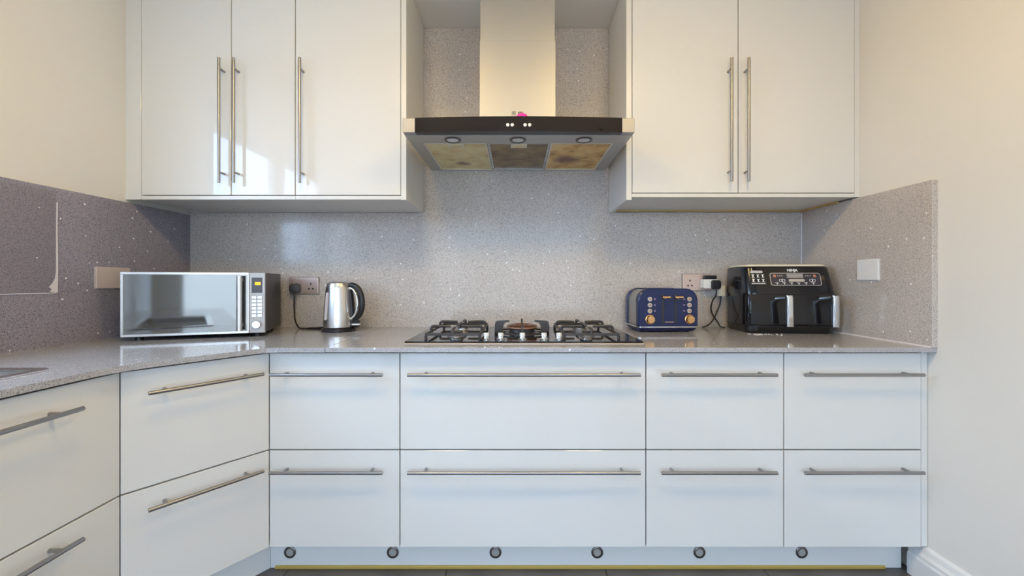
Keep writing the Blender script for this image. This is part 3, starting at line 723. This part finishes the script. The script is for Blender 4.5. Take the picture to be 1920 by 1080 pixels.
# ---------------------------------------------------------------- right socket: adaptor, plugs, flexes
ad = empty('plug_adaptor', (sx2 + .040, SBY, sz2)); tag(ad, 'white plug adaptor in right outlet of the socket above toaster', 'adaptor')
q = MB(); q.loft([[Vector((p[0], yy, p[1])) for p in rrect(-.026, .050, -.030, .016, .006, 4)] for yy in (-.0108, -.050)]); q.build('housing', 'white_plastic', ad, 35)
MB().box(-.012, .050, -.034, -.0115, .0165, .036, .004, 2).build('top_plug', 'black_plastic', ad)
pc = empty('power_cable', (sx2 + .0725, SBY - .050, ZW)); tag(pc, 'black plug in the white adaptor with flex dropping behind toaster', 'cable')
pz = sz2 - ZW - .010
q = MB(); q.loft([[Vector((p[0], yy, p[1] + pz)) for p in rrect(-.022 * s, .022 * s, -.024 * s, .022 * s, .011 * s, 4)] for s, yy in ((1, -.0005), (1, -.016), (.8, -.026))]); q.build('plug', 'black_plastic', pc, 40)
MB().tube(smooth_path([(0, -.012, pz - .022), (-.002, -.012, pz - .055), (-.012, .0, .14), (-.014, .015, .10), (.0, .020, .06), (.022, .018, .03), (.030, .010, .008), (.042, .004, .0045), (.050, .0, .0045)], 7), .0038, 8).build('flex', 'black_plastic', pc, 60)
pc2 = empty('power_cable', (sx2 + .112, SBY - .030, ZW)); tag(pc2, 'cream connector hanging beside the adaptor on a black flex', 'cable')
_, za = at(0, 555, 2.11); _, zb = at(0, 536, 2.11)
q = MB(); q.loft([[Vector((p[0], p[1], z)) for p in rrect(-.0165 * s, .0165 * s, -.014 * s, .014 * s, .006, 4)] for s, z in ((.9, za - ZW), (1, za - ZW + .004), (1, zb - ZW - .004), (.88, zb - ZW))]); q.build('connector', 'cream_plastic', pc2, 35)
for k in range(3): MB().box(-.0172, .0172, -.0147, .0147, za - ZW + .012 + k * .012, za - ZW + .0145 + k * .012, .001).build('grip_rib', 'cream_plastic', pc2)
MB().tube(smooth_path([(-.002, 0, za - ZW + .002), (-.005, 0, za - ZW - .04), (-.020, 0, .085), (-.045, -.012, .045), (-.075, -.02, .015), (-.105, -.02, .0045)], 7), .0038, 8).build('flex', 'black_plastic', pc2, 60)

# ---------------------------------------------------------------- air fryer
af = empty('air_fryer', (1.046, 1.885, ZW), math.radians(-5)); tag(af, 'black dual-drawer air fryer with silver handles in the right corner', 'air fryer')
FW, FD, FH = .392, .245, .312
def sec(x0, x1, y0, y1, z, r=.045): return [Vector((*p, z)) for p in rrect(x0, x1, y0, y1, (r, r, .03, .03), 7)]
MB().loft([sec(.012, FW - .012, .012, FD - .01, .0), sec(.006, FW - .006, .004, FD, .010), sec(.003, FW - .003, .002, FD, .036)]).build('base', 'black_plastic', af, 35)
MB().loft([sec(.004, FW - .004, .022, FD, .0365), sec(.004, FW - .004, .022, FD, .1775), sec(.0, FW, .000, FD, .178), sec(.0, FW, .001, FD, .190), sec(.004, FW - .006, .034, FD - .002, .298, .05), sec(.010, FW - .012, .042, FD - .008, .305, .05)]).build('body', 'black_gloss', af, 35)
MB().loft([sec(.008, FW - .010, .040, FD - .006, .3055, .05), sec(.010, FW - .014, .042, FD - .008, .3125, .05), sec(.020, FW - .024, .055, FD - .02, .3145, .05)]).build('lid_plate', 'cream_plastic', af, 35)
def fdrawer(x0, x1, rl, rr_):
    q = MB(); q.loft([[Vector((*p, z)) for p in rrect(x0, x1, yo, .0215, (min(rl, .0212 - yo if False else rl), rr_, .0005, .0005), 7)] for yo, z in ((.002, .038), (-.001, .042), (-.004, .172), (-.001, .1765))])
    return q
for x0, x1, hxx in ((.001, .1945, .146), (.1965, FW - .001, .334)):
    rl = .018 if x0 < .1 else .001; rr_ = .001 if x0 < .1 else .018
    d = fdrawer(x0, x1, rl, rr_).build('basket_drawer', 'black_gloss', af, 35)
    am = MB(); am.loft([[Vector((hxx + p[0] * w_ + ox, yy, zc + p[1] * hh)) for p in rrect(-1, 1, -1, 1, .3, 3)] for yy, zc, w_, hh, ox in ((-.002, .158, .016, .009, -.012), (-.03, .163, .014, .008, -.004), (-.062, .166, .0125, .0075, .0))])
    am.build('handle_arm', 'chrome', d, 40)
    hn = MB(); hn.loft([[Vector((hxx + ox + p[0], yo + p[1], z)) for p in rrect(-.0135, .0135, -.011, .007, .005, 3)] for ox, yo, z in ((.007, -.054, .038), (.006, -.056, .06), (.002, -.062, .13), (.000, -.064, .165), (-.001, -.062, .175))])
    hn.build('handle', 'chrome', d, 40)
    MB().box(hxx - .012, hxx + .012, -.070, -.056, .1751, .1765, .0005).build('release_button', 'black_plastic', d)
# things on the sloping control face
sa = math.atan2(.033, .108)
SL = Matrix.Translation((0, .001, .190)) @ Matrix.Rotation(-sa, 4, 'X')       # local x, y(depth), z up the slope
def sbox(m_, x0, x1, z0, z1, d=.0012): m_.box(x0, x1, -d, .0004, z0, z1, 0, 1, SL)
def sring(m_, x0, x1, z0, z1, r, t):
    o = rrect(x0, x1, z0, z1, r, 5); i_ = rrect(x0 + t, x1 - t, z0 + t, z1 - t, max(r - t, .0008), 5)
    m_.loft([[SL @ Vector((p[0], yy, p[1])) for p in ring] for ring, yy in ((o, .0003), (o, -.0016), (i_, -.0016), (i_, .0003))], cap=False)
def sdisc(m_, x, z, r, n=16, sq=1.0): m_.loft([[SL @ Vector((x + r * sq * math.cos(2 * PI * i / n), yy, z + r * math.sin(2 * PI * i / n))) for i in range(n)] for yy in (.0003, -.0015)])
cpn = MB(); o = rrect(.110, .324, .030, .086, .009, 5); cpn.loft([[SL @ Vector((p[0], yy, p[1])) for p in o] for yy in (.0003, -.0006)]); cpo = cpn.build('control_panel', 'display_dark', af)
q = MB(); sring(q, .108, .326, .028, .088, .010, .0028); q.build('panel_frame', 'microwave_silver', cpo, 35)
q = MB(); sbox(q, .182, .252, .064, .083); q.build('display', 'panel_grey', cpo)
q = MB(); o = rrect(.187, .256, .046, .059, .0062, 5); q.loft([[SL @ Vector((p[0], yy, p[1])) for p in o] for yy in (.0003, -.002)]); q.build('start_button', 'button_grey', cpo, 35)
for xx in (.129, .301):
    q = MB(); sdisc(q, xx, .074, .0065); q.build('power_icon', 'print_orange', cpo)
for xx in (.146, .276):
    q = MB(); sring(q, xx, xx + .026, .046, .059, .0062, .0016); sbox(q, xx + .011, xx + .015, .049, .056); q.build('temperature_dial', 'print_white', cpo)
for k in range(6):
    q = MB(); xx = .136 + k * .031; sdisc(q, xx, .0365, .0028, 10); sbox(q, xx - .009, xx + .007, .0415, .0427); q.build('function_mark', 'print_white', cpo)
for xx in (.143, .152, .161, .264, .273, .282):
    q = MB(); sdisc(q, xx, .074, .0026, 8); q.build('indicator', 'button_grey', cpo)
text_mesh('logo', 'NINJA', .0165, 'print_white', af, SL @ Matrix.Translation((.210, -.0006, .100)) @ Matrix.Rotation(PI / 2, 4, 'X'), .0006, .0006)
st = MB()
for k, (a, c) in enumerate(((.030, .078), (.026, .082), (.026, .078))): sbox(st, a, c, .0965 - k * .0042, .0990 - k * .0042, .0007)
for r_i in range(2):
    for c_i in range(3):
        xx, zz = .030 + c_i * .021, .066 - r_i * .021
        sbox(st, xx, xx + .012, zz + .012, zz + .0145, .0007); sbox(st, xx + .003, xx + .008, zz + .003, zz + .012, .0007); sbox(st, xx, xx + .012, zz, zz + .0018, .0007)
sbox(st, .026, .088, .0385, .0405, .0007); sbox(st, .026, .084, .0355, .0370, .0007)
st.build('printed_pictograms', 'print_white', af)

# crumbs on the worktop before the fryer
cr = MB(); rr = random.Random(11)
for k in range(34):
    x = 1.03 + abs(rr.gauss(0, .045)) if k < 24 else 1.05 + rr.random() * .34
    y = 1.862 - (x - 1.03) * .09 - abs(rr.gauss(0, .016))
    s_ = .0009 + rr.random() ** 2 * .0022
    cr.box(x - s_, x + s_, y - s_ * .8, y + s_ * .8, ZW + .0001, ZW + s_ * 1.1, 0, 1, None)
cr.box(1.060, 1.072, 1.826, 1.833, ZW + .0001, ZW + .0022, .0008)
tag(cr.build('crumbs', 'crumb'), 'scattered white crumbs on the worktop before the air fryer', 'crumbs', kind='stuff')
